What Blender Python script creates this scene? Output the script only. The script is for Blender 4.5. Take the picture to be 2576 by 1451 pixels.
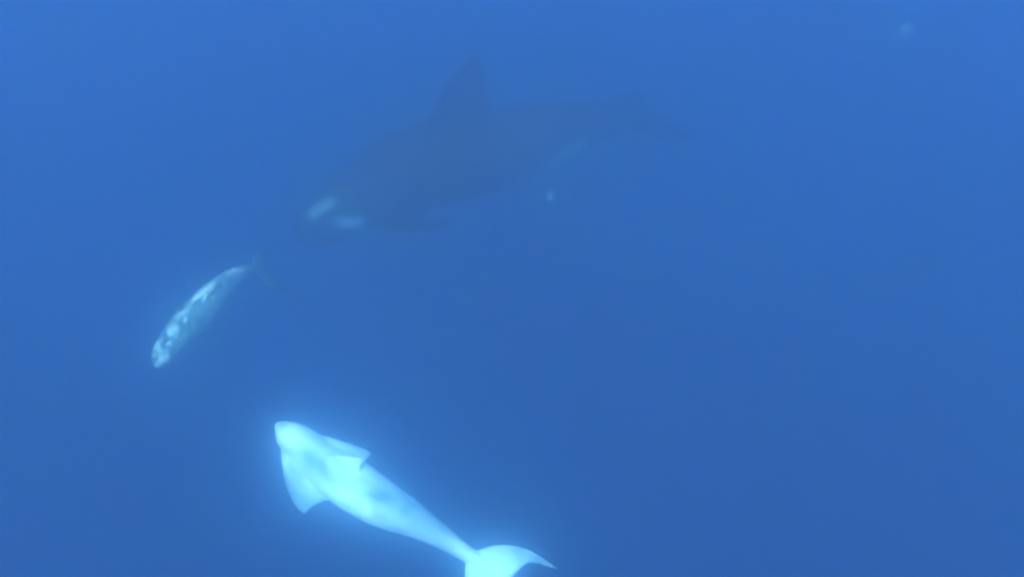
import bpy, bmesh, math, random
from mathutils import Vector, Matrix, noise

scene = bpy.context.scene
for o in list(bpy.data.objects):
    bpy.data.objects.remove(o)
R = math.radians

# ------------------------------------------------------------------ camera
PITCH = 46.0                      # degrees below the horizon
HFOV = 46.0
cam_data = bpy.data.cameras.new("camera")
cam = bpy.data.objects.new("camera", cam_data)
scene.collection.objects.link(cam)
cam.location = (0, 0, 0)
cam.rotation_euler = (R(90 - PITCH), 0, 0)
cam_data.sensor_fit = 'HORIZONTAL'
cam_data.angle = R(HFOV)
cam_data.clip_start = 0.05
cam_data.clip_end = 1000
cam_data.dof.use_dof = True
cam_data.dof.focus_distance = 13.0
cam_data.dof.aperture_fstop = 0.18
scene.camera = cam

# ------------------------------------------------------------------ sky and sun
SUN_ELEV, SUN_AZ = 57.0, 198.0    # azimuth: clockwise from +Y, where the sun stands
world = bpy.data.worlds.new("World")
scene.world = world
world.use_nodes = True
wn, wl = world.node_tree.nodes, world.node_tree.links
wn.clear()
wo = wn.new('ShaderNodeOutputWorld')
bg = wn.new('ShaderNodeBackground')
sky = wn.new('ShaderNodeTexSky')
sky.sky_type = 'NISHITA'
sky.sun_disc = False
sky.sun_elevation = R(SUN_ELEV)
sky.sun_rotation = R(SUN_AZ)
bg.inputs['Strength'].default_value = 0.12
wl.new(sky.outputs[0], bg.inputs[0])
wl.new(bg.outputs[0], wo.inputs[0])

sun_data = bpy.data.lights.new("sun", 'SUN')
sun_data.energy = 4.5
sun_data.angle = R(0.5)
sun_data.color = (1.0, 0.96, 0.90)
sun = bpy.data.objects.new("sun", sun_data)
scene.collection.objects.link(sun)
sd = Vector((math.sin(R(SUN_AZ)) * math.cos(R(SUN_ELEV)),
             math.cos(R(SUN_AZ)) * math.cos(R(SUN_ELEV)), math.sin(R(SUN_ELEV))))
sun.rotation_euler = (-sd).to_track_quat('-Z', 'Y').to_euler()
sun.location = sd * 40

vs = scene.view_settings
vs.view_transform = 'Standard'
vs.look = 'None'
vs.gamma = 1.0
vs.use_curve_mapping = False
vs.exposure = 2.15

cy = scene.cycles
cy.use_denoising = True
cy.max_bounces = 16
cy.diffuse_bounces = 4
cy.volume_bounces = 14
cy.transparent_max_bounces = 16
cy.sample_clamp_indirect = 4.0
cy.filter_width = 2.6             # the photograph is a soft video frame

# ------------------------------------------------------------------ water: one closed body of sea water round everything
SCAT = (0.050, 0.082, 0.118)      # scattering per metre, r g b
ABSO = (0.083, 0.0290, 0.0072)    # absorption per metre
WIDE = 0.062                      # share scattered to all sides; the rest goes nearly straight on, as in sea water
G_WIDE, G_PEAK = 0.10, 0.977

def build_water():
    bm = bmesh.new()
    bmesh.ops.create_cube(bm, size=1.0)
    for v in bm.verts:
        v.co = Vector((v.co.x * 500, v.co.y * 500 + 60, -99.4 + v.co.z * 200))
    me = bpy.data.meshes.new("water")
    bm.to_mesh(me); bm.free()
    o = bpy.data.objects.new("water", me)
    scene.collection.objects.link(o)
    m = bpy.data.materials.new("sea_water")
    m.use_nodes = True
    n, l = m.node_tree.nodes, m.node_tree.links
    n.clear()
    out = n.new('ShaderNodeOutputMaterial')
    add = n.new('ShaderNodeAddShader')
    add2 = n.new('ShaderNodeAddShader')
    for coef, g, sock in (([c * WIDE for c in SCAT], G_WIDE, add.inputs[0]), ([c * (1 - WIDE) for c in SCAT], G_PEAK, add.inputs[1])):
        v = n.new('ShaderNodeVolumeScatter')
        v.inputs['Color'].default_value = tuple(c / max(coef) for c in coef) + (1,)
        v.inputs['Density'].default_value = max(coef)
        v.inputs['Anisotropy'].default_value = g
        l.new(v.outputs[0], sock)
    van = n.new('ShaderNodeVolumeAbsorption')
    da = max(ABSO) * 1.05
    van.inputs['Color'].default_value = tuple(1 - c / da for c in ABSO) + (1,)
    van.inputs['Density'].default_value = da
    l.new(add.outputs[0], add2.inputs[0]); l.new(van.outputs[0], add2.inputs[1])
    l.new(add2.outputs[0], out.inputs['Volume'])
    me.materials.append(m)
    o["kind"] = "structure"
    return o

build_water()

# ------------------------------------------------------------------ helpers
CAM_M = Matrix.Rotation(R(90 - PITCH), 3, 'X')

def at(px, py, dist):
    """Point seen at (px, py) of a 2576 x 1451 view, dist metres from the viewpoint: real place of a thing in the water."""
    k = 2 * math.tan(R(HFOV) / 2) / 2576
    d = Vector(((px - 1288) * k, (725.5 - py) * k, -1)).normalized()
    return (CAM_M @ d) * dist

def lerp_table(tab, s):
    if s <= tab[0][0]: return tab[0][1:]
    for a, b in zip(tab, tab[1:]):
        if s <= b[0]:
            t = (s - a[0]) / (b[0] - a[0])
            t = t * t * (3 - 2 * t) * 0.5 + t * 0.5
            return tuple(x + (y - x) * t for x, y in zip(a[1:], b[1:]))
    return tab[-1][1:]

def catmull(pts, t):
    n = len(pts) - 1
    if t <= 0: return pts[0] + (pts[1] - pts[0]) * (t * n)
    if t >= 1: return pts[n] + (pts[n] - pts[n - 1]) * ((t - 1) * n)
    i = min(int(t * n), n - 1); u = t * n - i
    p1, p2 = pts[i], pts[i + 1]
    p0 = pts[i - 1] if i else p1 * 2 - p2
    p3 = pts[i + 2] if i + 2 <= n else p2 * 2 - p1
    return 0.5 * ((2 * p1) + (p2 - p0) * u + (2 * p0 - 5 * p1 + 4 * p2 - p3) * u * u + (3 * p1 - p0 - 3 * p2 + p3) * u ** 3)

def add_rings(bm, rings):
    vr = [[bm.verts.new(p) for p in r] for r in rings]
    n = len(vr[0])
    for a, b in zip(vr, vr[1:]):
        for i in range(n):
            j = (i + 1) % n
            bm.faces.new((a[i], a[j], b[j], b[i]))
    bm.faces.new(list(reversed(vr[0]))); bm.faces.new(vr[-1])

def body_rings(profile, n=40, rings=90):
    s0, s1 = profile[0][0], profile[-1][0]
    out = []
    for k in range(rings + 1):
        u = k / rings
        s = s0 + (s1 - s0) * (u ** 1.35)
        w, h, c = lerp_table(profile, s)
        out.append([Vector((s, w * math.cos(a), c + h * math.sin(a))) for a in [2 * math.pi * i / n for i in range(n)]])
    return out

def fin_rings(stations, n=20, sub=10):
    """stations: (leading point, trailing point, half thickness, thickness direction)"""
    out = []
    m = len(stations) - 1
    for k in range(m * sub + 1):
        t = k / (m * sub)
        P = catmull([Vector(s[0]) for s in stations], t)
        Q = catmull([Vector(s[1]) for s in stations], t)
        i = min(int(t * m), m - 1); u = t * m - i
        th = stations[i][2] * (1 - u) + stations[i + 1][2] * u
        d = Vector(stations[i][3]).lerp(Vector(stations[i + 1][3]), u).normalized()
        r = []
        for j in range(n):
            a = 2 * math.pi * j / n
            c = 0.5 - 0.5 * math.cos(a)                 # 0 leading .. 1 trailing
            y = math.sin(a) * th * (1.25 - 0.75 * c)
            r.append(P.lerp(Q, c) + d * y)
        out.append(r)
    return out

def frames(spine, up):
    """spine: world points nose to fluke notch; up: list of (t, vector)"""
    fr = []
    N = 120
    for k in range(-4, N + 25):
        t = k / N
        P = catmull(spine, t)
        T = (catmull(spine, t + 0.01) - catmull(spine, t - 0.01)).normalized()
        U = Vector(lerp_table([(a,) + tuple(v) for a, v in up], t))
        U = (U - T * U.dot(T)).normalized()
        S = U.cross(-T).normalized()                      # the animal's left
        fr.append((P, S, U))
    return fr, N

def make_whale(name, parts, spine, up, skin, material, voxel=0.0045, wob=0.0015, seed=0):
    bm = bmesh.new()
    for rings in parts:
        add_rings(bm, rings)
    bmesh.ops.recalc_face_normals(bm, faces=bm.faces)
    me = bpy.data.meshes.new(name); bm.to_mesh(me); bm.free()
    tmp = bpy.data.objects.new("tmp", me); scene.collection.objects.link(tmp)
    rm = tmp.modifiers.new("fuse", 'REMESH'); rm.mode = 'VOXEL'; rm.voxel_size = voxel
    sm = tmp.modifiers.new("soft", 'SMOOTH'); sm.factor = 0.5; sm.iterations = 5
    dg = bpy.context.evaluated_depsgraph_get()
    me2 = bpy.data.meshes.new_from_object(tmp.evaluated_get(dg))
    bpy.data.objects.remove(tmp); bpy.data.meshes.remove(me)
    length = sum((catmull(spine, (k + 1) / 60) - catmull(spine, k / 60)).length for k in range(60))
    fr, N = frames(spine, up)
    origin = catmull(spine, 0.45)
    col = me2.color_attributes.new("skin", 'FLOAT_COLOR', 'POINT')
    nrm = [v.normal.copy() for v in me2.vertices]
    cols = []
    newco = []
    for v, nn in zip(me2.vertices, nrm):
        p = v.co
        c = skin(p, nn)
        cols.extend((c[0], c[1], c[2], 1.0))
        q = p + nn * (noise.noise(p * 9 + Vector((seed, 0, 0))) * wob)
        f = q.x * N + 4
        i = max(0, min(len(fr) - 2, int(math.floor(f)))); u = f - i
        P = fr[i][0].lerp(fr[i + 1][0], u)
        S = fr[i][1].lerp(fr[i + 1][1], u); U = fr[i][2].lerp(fr[i + 1][2], u)
        newco.append(P + (S * q.y + U * q.z) * length - origin)
    for v, c in zip(me2.vertices, newco):
        v.co = c
    col.data.foreach_set("color", cols)
    for f in me2.polygons: f.use_smooth = True
    me2.update()
    me2.name = name
    o = bpy.data.objects.new(name, me2)
    o.location = origin
    scene.collection.objects.link(o)
    me2.materials.append(material)
    return o

def skin_material(name, rough=0.45):
    m = bpy.data.materials.new(name); m.use_nodes = True
    n, l = m.node_tree.nodes, m.node_tree.links
    b = n['Principled BSDF']
    ca = n.new('ShaderNodeVertexColor'); ca.layer_name = "skin"
    tc = n.new('ShaderNodeTexCoord')
    nz = n.new('ShaderNodeTexNoise'); nz.inputs['Scale'].default_value = 5.0; nz.inputs['Detail'].default_value = 6
    l.new(tc.outputs['Object'], nz.inputs['Vector'])
    mr = n.new('ShaderNodeMapRange'); mr.inputs['To Min'].default_value = 0.86; mr.inputs['To Max'].default_value = 1.12
    mr.inputs['From Min'].default_value = 0.3; mr.inputs['From Max'].default_value = 0.7
    l.new(nz.outputs['Fac'], mr.inputs['Value'])
    mx = n.new('ShaderNodeMix'); mx.data_type = 'RGBA'; mx.blend_type = 'MULTIPLY'; mx.inputs[0].default_value = 1.0
    l.new(ca.outputs['Color'], mx.inputs[6]); l.new(mr.outputs['Result'], mx.inputs[7])
    l.new(mx.outputs[2], b.inputs['Base Color'])
    b.inputs['Roughness'].default_value = rough
    b.inputs['IOR'].default_value = 1.1
    return m

def gauss(d2): return math.exp(-d2)
def blob(p, s, y, ls, ly, ang=0.0):
    ds, dy = p.x - s, p.y - y
    c, sn = math.cos(ang), math.sin(ang)
    u, v = ds * c + dy * sn, -ds * sn + dy * c
    return gauss((u / ls) ** 2 + (v / ly) ** 2)
def mixc(a, b, t): return tuple(x + (y - x) * t for x, y in zip(a, b))

def tail_flukes(x0, x1, half, sweep, zc, th=0.012, tip_back=0.0):
    """left and right fluke; x0 root leading, x1 notch"""
    out = []
    for sg, hf, tb in ((1, half[0], tip_back), (-1, half[1], tip_back)):
        out.append(fin_rings([
            ((x0 - 0.03, -sg * 0.012, zc), (x1 - 0.01, -sg * 0.012, zc), th * 1.5, (0, 0, 1)),
            ((x0 + 0.02, sg * hf * 0.26, zc), (x1 + 0.006, sg * hf * 0.22, zc), th * 1.25, (0, 0, 1)),
            ((x0 + 0.30 * sweep + 0.025, sg * hf * 0.58, zc), (x1 + 0.008 + 0.10 * sweep, sg * hf * 0.52, zc), th * 0.85, (0, 0, 1)),
            ((x0 + 0.66 * sweep + 0.03, sg * hf * 0.88, zc), (x1 + 0.02 + 0.34 * sweep, sg * hf * 0.80, zc), th * 0.55, (0, 0, 1)),
            ((x1 + 0.03 + 0.50 * sweep + tb, sg * hf * 1.0, zc), (x1 + 0.035 + 0.54 * sweep + tb, sg * hf * 0.99, zc), th * 0.32, (0, 0, 1)),
        ]))
    return out

# ------------------------------------------------------------------ white whale, near and bright
def white_whale():
    D = 13.0
    pts = [(694, 1064), (757, 1119), (823, 1176), (893, 1223), (962, 1266), (1035, 1304), (1108, 1347), (1176, 1393), (1239, 1430), (1300, 1468)]
    # distances let the back arch a little and the tail hang deeper
    dd = [0.10, 0.04, 0.0, -0.02, -0.02, 0.0, 0.03, 0.06, 0.07, 0.06]
    spine = [at(x, y, D + d) for (x, y), d in zip(pts, dd)]
    to_cam = -at(960, 1270, 1.0)
    U = (to_cam * 0.86 + Vector((0, 0, 1)) * 0.14).normalized()
    prof = [(0.000, 0.006, 0.006, -0.006), (0.006, 0.016, 0.016, -0.006), (0.02, 0.029, 0.028, -0.006), (0.05, 0.049, 0.044, -0.006),
            (0.10, 0.065, 0.060, -0.006), (0.17, 0.075, 0.074, -0.004), (0.25, 0.083, 0.085, -0.002), (0.34, 0.088, 0.090, 0.0),
            (0.42, 0.084, 0.088, 0.0), (0.50, 0.072, 0.080, 0.0), (0.58, 0.056, 0.067, 0.0), (0.66, 0.041, 0.053, 0.0),
            (0.73, 0.031, 0.042, 0.0), (0.80, 0.026, 0.031, 0.0), (0.87, 0.022, 0.020, 0.0), (0.95, 0.012, 0.009, 0.0)]
    parts = [body_rings(prof)]
    # left flipper, held out
    dn = (0.15, 0.1, 1)
    parts.append(fin_rings([((0.040, 0.010, 0.004), (0.325, 0.020, 0.002), 0.046, dn),
                            ((0.084, 0.070, 0.002), (0.302, 0.070, -0.004), 0.032, dn),
                            ((0.130, 0.110, -0.008), (0.276, 0.096, -0.012), 0.021, dn),
                            ((0.178, 0.144, -0.022), (0.258, 0.130, -0.022), 0.012, dn),
                            ((0.230, 0.170, -0.030), (0.250, 0.168, -0.030), 0.005, dn)]))
    # right flipper, swept back along the side
    dn = (0.1, -0.35, 1)
    parts.append(fin_rings([((0.10, -0.030, 0.004), (0.325, -0.030, 0.010), 0.034, dn),
                            ((0.150, -0.076, 0.000), (0.322, -0.066, 0.004), 0.024, dn),
                            ((0.225, -0.110, -0.004), (0.318, -0.098, 0.0), 0.014, dn),
                            ((0.306, -0.128, -0.008), (0.326, -0.123, -0.008), 0.007, dn)]))
    # low dorsal fin leaning to the right
    dn = (0, 1, 0.9)
    parts.append(fin_rings([((0.180, -0.020, 0.055), (0.322, -0.024, 0.055), 0.022, dn),
                            ((0.220, -0.044, 0.082), (0.322, -0.048, 0.080), 0.017, dn),
                            ((0.265, -0.068, 0.094), (0.318, -0.070, 0.092), 0.011, dn),
                            ((0.300, -0.088, 0.100), (0.316, -0.089, 0.100), 0.005, dn)]))
    up_ = (0, 0, 1)
    parts.append(fin_rings([((0.770, 0.012, 0), (0.965, 0.012, 0), 0.019, up_),
                            ((0.812, -0.038, 0), (0.975, -0.024, 0), 0.016, up_),
                            ((0.880, -0.090, 0), (0.982, -0.054, 0), 0.011, up_),
                            ((0.975, -0.121, 0), (1.008, -0.088, 0), 0.008, up_),
                            ((1.104, -0.120, 0), (1.112, -0.115, 0), 0.004, up_)]))
    parts.append(fin_rings([((0.770, -0.012, 0), (0.965, -0.012, 0), 0.019, up_),
                            ((0.798, 0.052, 0), (0.975, 0.024, 0), 0.016, up_),
                            ((0.846, 0.114, 0), (0.982, 0.060, 0), 0.011, up_),
                            ((0.930, 0.150, 0), (1.000, 0.110, 0), 0.008, up_),
                            ((1.050, 0.152, 0), (1.058, 0.148, 0), 0.004, up_)]))
    W, Gy = (0.88, 0.88, 0.86), (0.13, 0.24, 0.30)
    def skin(p, n):
        nz = noise.noise(p * 11 + Vector((7, 0, 0))); n2 = noise.noise(p * 27); n3 = noise.noise(Vector((p.x * 16, p.y * 75, p.z * 75)))
        wx = p.x + 0.02 * nz; wy = p.y + 0.012 * n2
        q = Vector((wx, wy, p.z))
        g = 0.58 * blob(q, 0.195, 0.018, 0.080, 0.032, 0.10)                       # grey crown
        g += 0.55 * max(0.0, min(1.0, (wy - 0.070) / 0.06)) * (1 if p.x < 0.36 else 0)   # left flipper
        g += 0.55 * max(0.0, min(1.0, (-wy - 0.075) / 0.03)) * (1 if p.x < 0.36 else 0)  # right flipper
        g += 0.56 * gauss(((wx - 0.53) / 0.17) ** 4 + ((wy + 0.024) / 0.060) ** 2)   # grey rear back
        g += 0.55 * blob(q, 0.02, -0.012, 0.016, 0.018) + 0.40 * blob(q, 0.085, 0.050, 0.018, 0.008)
        g += 0.30 * blob(q, 0.115, -0.052, 0.05, 0.012)
        g += (0.35 * max(0.0, min(1.0, (abs(wy) - 0.045) / 0.06)) + 0.9 * max(0.0, noise.noise(Vector((p.x * 14, p.y * 60, 2.2))) - 0.05)) * max(0.0, min(1.0, (p.x - 0.82) / 0.06))  # grey edges and streaks, painting streaky highlights on the flukes
        g += 0.34 * max(0.0, nz) + 0.18 * n2 + 0.40 * max(0.0, n3 - 0.10)
        g += 0.24
        g -= 0.60 * blob(q, 0.33, 0.055, 0.10, 0.026, -0.10) + 0.35 * blob(q, 0.07, -0.005, 0.05, 0.04)  # highlights on flank and head, painted into the skin as paler spots
        g -= 0.30 * blob(q, 0.30, -0.045, 0.05, 0.02) + 0.45 * blob(q, 0.86, 0.0, 0.11, 0.05)  # painted highlights by the dorsal fin and on the tail stock
        return mixc(W, Gy, max(0.0, min(1.0, g)))
    o = make_whale("white_whale", parts, spine, [(0.0, U), (1.0, U)], skin, skin_material("white_whale_skin"), seed=1)
    o["label"] = "bright white whale with pointed head and spread flippers, nearest, at the lower edge"
    o["category"] = "whale"
    o["group"] = "whales swimming in the blue water"
    return o

# ------------------------------------------------------------------ big dark whale, deep and dim
def dark_whale():
    D = 23.4
    pts = [(738, 588), (850, 524), (980, 453), (1130, 402), (1290, 362), (1420, 330), (1540, 305), (1652, 288)]
    dd = [-0.3, -0.2, -0.1, 0.0, 0.4, 1.1, 2.2, 3.6]
    spine = [at(x, y, D + d) for (x, y), d in zip(pts, dd)]
    to_cam = -at(1150, 400, 1.0)
    U = (to_cam * 0.18 + Vector((0.0, 0, 1)) * 0.82).normalized()
    prof = [(0.000, 0.008, 0.008, -0.012), (0.006, 0.020, 0.020, -0.012), (0.02, 0.034, 0.035, -0.012), (0.05, 0.050, 0.052, -0.010),
            (0.10, 0.059, 0.061, -0.006), (0.18, 0.070, 0.074, -0.002), (0.28, 0.082, 0.087, 0.0), (0.40, 0.091, 0.097, 0.0),
            (0.50, 0.090, 0.094, 0.0), (0.60, 0.080, 0.085, 0.0), (0.70, 0.063, 0.073, 0.0), (0.80, 0.044, 0.058, 0.0),
            (0.88, 0.029, 0.040, 0.0), (0.94, 0.016, 0.018, 0.0), (0.98, 0.010, 0.008, 0.0)]
    parts = [body_rings(prof)]
    for sg in (1, -1):
        dn = (0.1, sg * 0.8, 1)
        parts.append(fin_rings([((0.20, sg * 0.040, -0.050), (0.31, sg * 0.045, -0.050), 0.022, dn),
                                ((0.235, sg * 0.066, -0.078), (0.345, sg * 0.066, -0.076), 0.018, dn),
                                ((0.290, sg * 0.078, -0.100), (0.395, sg * 0.076, -0.096), 0.013, dn),
                                ((0.345, sg * 0.082, -0.108), (0.415, sg * 0.080, -0.104), 0.009, dn),
                                ((0.385, sg * 0.084, -0.110), (0.405, sg * 0.084, -0.108), 0.005, dn)]))
    dn = (0, 1, 0)
    parts.append(fin_rings([((0.365, 0, 0.060), (0.555, 0, 0.060), 0.022, dn),
                            ((0.390, 0, 0.112), (0.520, 0, 0.112), 0.017, dn),
                            ((0.412, 0, 0.170), (0.505, 0, 0.170), 0.013, dn),
                            ((0.436, 0, 0.225), (0.495, 0, 0.225), 0.009, dn),
                            ((0.468, 0, 0.276), (0.485, 0, 0.276), 0.005, dn)]))
    parts += tail_flukes(0.86, 1.0, (0.105, 0.105), 0.08, 0.0, 0.013, 0.0)
    Bk, Wh, Sd = (0.030, 0.013, 0.014), (0.80, 0.80, 0.80), (0.05, 0.045, 0.05)
    def sm(a, b, x):
        t = max(0.0, min(1.0, (x - a) / (b - a))); return t * t * (3 - 2 * t)
    def skin(p, n):
        c = Bk
        # grey saddle behind the fin
        t = 0.8 * gauss(((p.x - 0.57) / 0.05) ** 2) * sm(0.035, 0.06, p.z)
        c = mixc(c, Sd, t)
        # white chin, belly and flank lobe
        w = 0.0
        if p.z < 0:
            w = max(w, (1 - sm(-0.082, -0.068, p.z)) * (1 - sm(0.60, 0.68, p.x)) if p.x > 0.22 else (1 - sm(-0.062, -0.048, p.z)))
            w *= 1.0 - sm(0.065, 0.08, abs(p.y))
        u, v = (p.x - 0.655), (p.z + 0.014 - (p.x - 0.655) * 0.25)
        if abs(p.y) > 0.02:
            w = max(w, 0.85 - 0.85 * sm(0.6, 1.25, math.sqrt((u / 0.080) ** 2 + (v / 0.030) ** 2)))
        # pale patches on both sides of the head, pale streak along its top
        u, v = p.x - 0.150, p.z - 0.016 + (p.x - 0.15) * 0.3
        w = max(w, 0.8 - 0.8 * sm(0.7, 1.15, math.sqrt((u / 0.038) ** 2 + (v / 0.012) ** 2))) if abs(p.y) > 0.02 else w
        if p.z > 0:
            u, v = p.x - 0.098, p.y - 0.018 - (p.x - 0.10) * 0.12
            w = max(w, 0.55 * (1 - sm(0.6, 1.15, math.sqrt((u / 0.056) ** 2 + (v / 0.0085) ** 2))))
        return mixc(c, Wh, w)
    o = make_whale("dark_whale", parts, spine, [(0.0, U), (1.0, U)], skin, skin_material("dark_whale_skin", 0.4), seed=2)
    o["label"] = "large dark whale with tall upright back fin, deep and faint in the blue"
    o["category"] = "whale"
    o["group"] = "whales swimming in the blue water"
    return o

# ------------------------------------------------------------------ small pale streaked whale
def pale_whale():
    D = 14.8
    pts = [(390, 922), (420, 876), (460, 826), (504, 778), (548, 735), (590, 700), (634, 682), (678, 682)]
    dd = [0.0, 0.0, 0.0, 0.0, 0.1, 0.25, 0.5, 0.8]
    spine = [at(x, y, D + d) for (x, y), d in zip(pts, dd)]
    to_cam = -at(500, 780, 1.0)
    U = (to_cam * 0.6 + Vector((0, 0, 1)) * 0.4).normalized()
    prof = [(0.000, 0.010, 0.010, 0.0), (0.01, 0.022, 0.022, 0), (0.03, 0.040, 0.036, 0), (0.08, 0.060, 0.054, 0),
            (0.16, 0.074, 0.068, 0.0), (0.28, 0.086, 0.080, 0.0), (0.42, 0.090, 0.084, 0.0), (0.55, 0.082, 0.080, 0.0),
            (0.68, 0.060, 0.070, 0.0), (0.80, 0.040, 0.048, 0.0), (0.90, 0.024, 0.028, 0.0), (0.98, 0.012, 0.010, 0.0)]
    parts = [body_rings(prof, rings=70)]
    for sg in (1, -1):
        dn = (0.1, sg * 0.4, 1)
        parts.append(fin_rings([((0.20, sg * 0.04, -0.050), (0.31, sg * 0.04, -0.050), 0.02, dn),
                                ((0.24, sg * 0.07, -0.07), (0.33, sg * 0.07, -0.07), 0.014, dn),
                                ((0.31, sg * 0.09, -0.095), (0.37, sg * 0.088, -0.095), 0.009, dn),
                                ((0.37, sg * 0.098, -0.105), (0.385, sg * 0.098, -0.105), 0.005, dn)]))
    dn = (0, 1, 0)
    parts.append(fin_rings([((0.44, 0, 0.07), (0.56, 0, 0.07), 0.016, dn), ((0.49, 0, 0.105), (0.565, 0, 0.105), 0.011, dn),
                            ((0.53, 0, 0.128), (0.57, 0, 0.128), 0.008, dn), ((0.56, 0, 0.14), (0.575, 0, 0.14), 0.004, dn)]))
    parts += tail_flukes(0.86, 1.0, (0.14, 0.14), 0.09, 0.0, 0.014, 0.0)
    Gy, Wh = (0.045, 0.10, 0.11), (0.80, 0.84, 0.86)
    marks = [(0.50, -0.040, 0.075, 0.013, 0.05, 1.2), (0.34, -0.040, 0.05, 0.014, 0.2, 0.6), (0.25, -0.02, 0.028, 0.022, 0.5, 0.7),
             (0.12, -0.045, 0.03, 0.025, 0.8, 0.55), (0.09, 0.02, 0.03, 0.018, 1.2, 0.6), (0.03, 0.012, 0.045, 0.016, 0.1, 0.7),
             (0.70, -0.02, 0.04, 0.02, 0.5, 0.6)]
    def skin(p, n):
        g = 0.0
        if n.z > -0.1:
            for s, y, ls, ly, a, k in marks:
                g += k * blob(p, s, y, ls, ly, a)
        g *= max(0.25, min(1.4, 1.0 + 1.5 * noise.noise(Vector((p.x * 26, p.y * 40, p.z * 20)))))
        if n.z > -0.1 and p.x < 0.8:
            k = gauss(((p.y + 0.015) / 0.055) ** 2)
            g += k * 1.9 * max(0.0, noise.noise(Vector((p.x * 40, p.y * 62, 5.3))) - 0.10)  # broken white highlights along the back, painted as speckles
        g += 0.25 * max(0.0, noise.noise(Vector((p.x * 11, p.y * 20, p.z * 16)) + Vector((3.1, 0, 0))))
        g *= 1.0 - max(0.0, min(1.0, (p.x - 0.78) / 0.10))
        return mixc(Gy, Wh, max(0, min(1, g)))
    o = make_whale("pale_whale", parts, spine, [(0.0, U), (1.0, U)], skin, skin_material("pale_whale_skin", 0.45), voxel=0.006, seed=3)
    o["label"] = "small pale whale with bright streaks along its back, at the left"
    o["category"] = "whale"
    o["group"] = "whales swimming in the blue water"
    return o

# ------------------------------------------------------------------ flecks drifting in the water
def fleck(loc, size, seed, label):
    bm = bmesh.new()
    bmesh.ops.create_icosphere(bm, subdivisions=3, radius=1.0)
    for v in bm.verts:
        k = 1 + 0.45 * noise.noise(v.co * 1.3 + Vector((seed, 0, 0))) + 0.15 * noise.noise(v.co * 4 + Vector((0, seed, 0)))
        v.co = Vector((v.co.x * size[0], v.co.y * size[1], v.co.z * size[2])) * k
    me = bpy.data.meshes.new("foam_fleck"); bm.to_mesh(me); bm.free()
    for f in me.polygons: f.use_smooth = True
    o = bpy.data.objects.new("foam_fleck", me); o.location = loc
    scene.collection.objects.link(o)
    m = bpy.data.materials.get("foam")
    if m is None:
        m = bpy.data.materials.new("foam"); m.use_nodes = True
        n, l = m.node_tree.nodes, m.node_tree.links
        b = n['Principled BSDF']; b.inputs['Roughness'].default_value = 0.9
        nz = n.new('ShaderNodeTexNoise'); nz.inputs['Scale'].default_value = 12
        cr = n.new('ShaderNodeValToRGB')
        cr.color_ramp.elements[0].color = (0.24, 0.25, 0.26, 1); cr.color_ramp.elements[1].color = (0.48, 0.48, 0.48, 1)
        l.new(nz.outputs['Fac'], cr.inputs['Fac']); l.new(cr.outputs['Color'], b.inputs['Base Color'])
    me.materials.append(m)
    o["label"] = label; o["category"] = "foam"; o["group"] = "faint foam flecks adrift"
    return o

white_whale()
dark_whale()
pale_whale()
fleck(at(2281, 74, 22.0), (0.11, 0.055, 0.04), 1.7, "faint pale foam fleck drifting near the upper right corner")
fleck(at(1383, 494, 21.0), (0.075, 0.07, 0.07), 5.2, "faint tiny foam fleck just below the dark whale's tail stock")
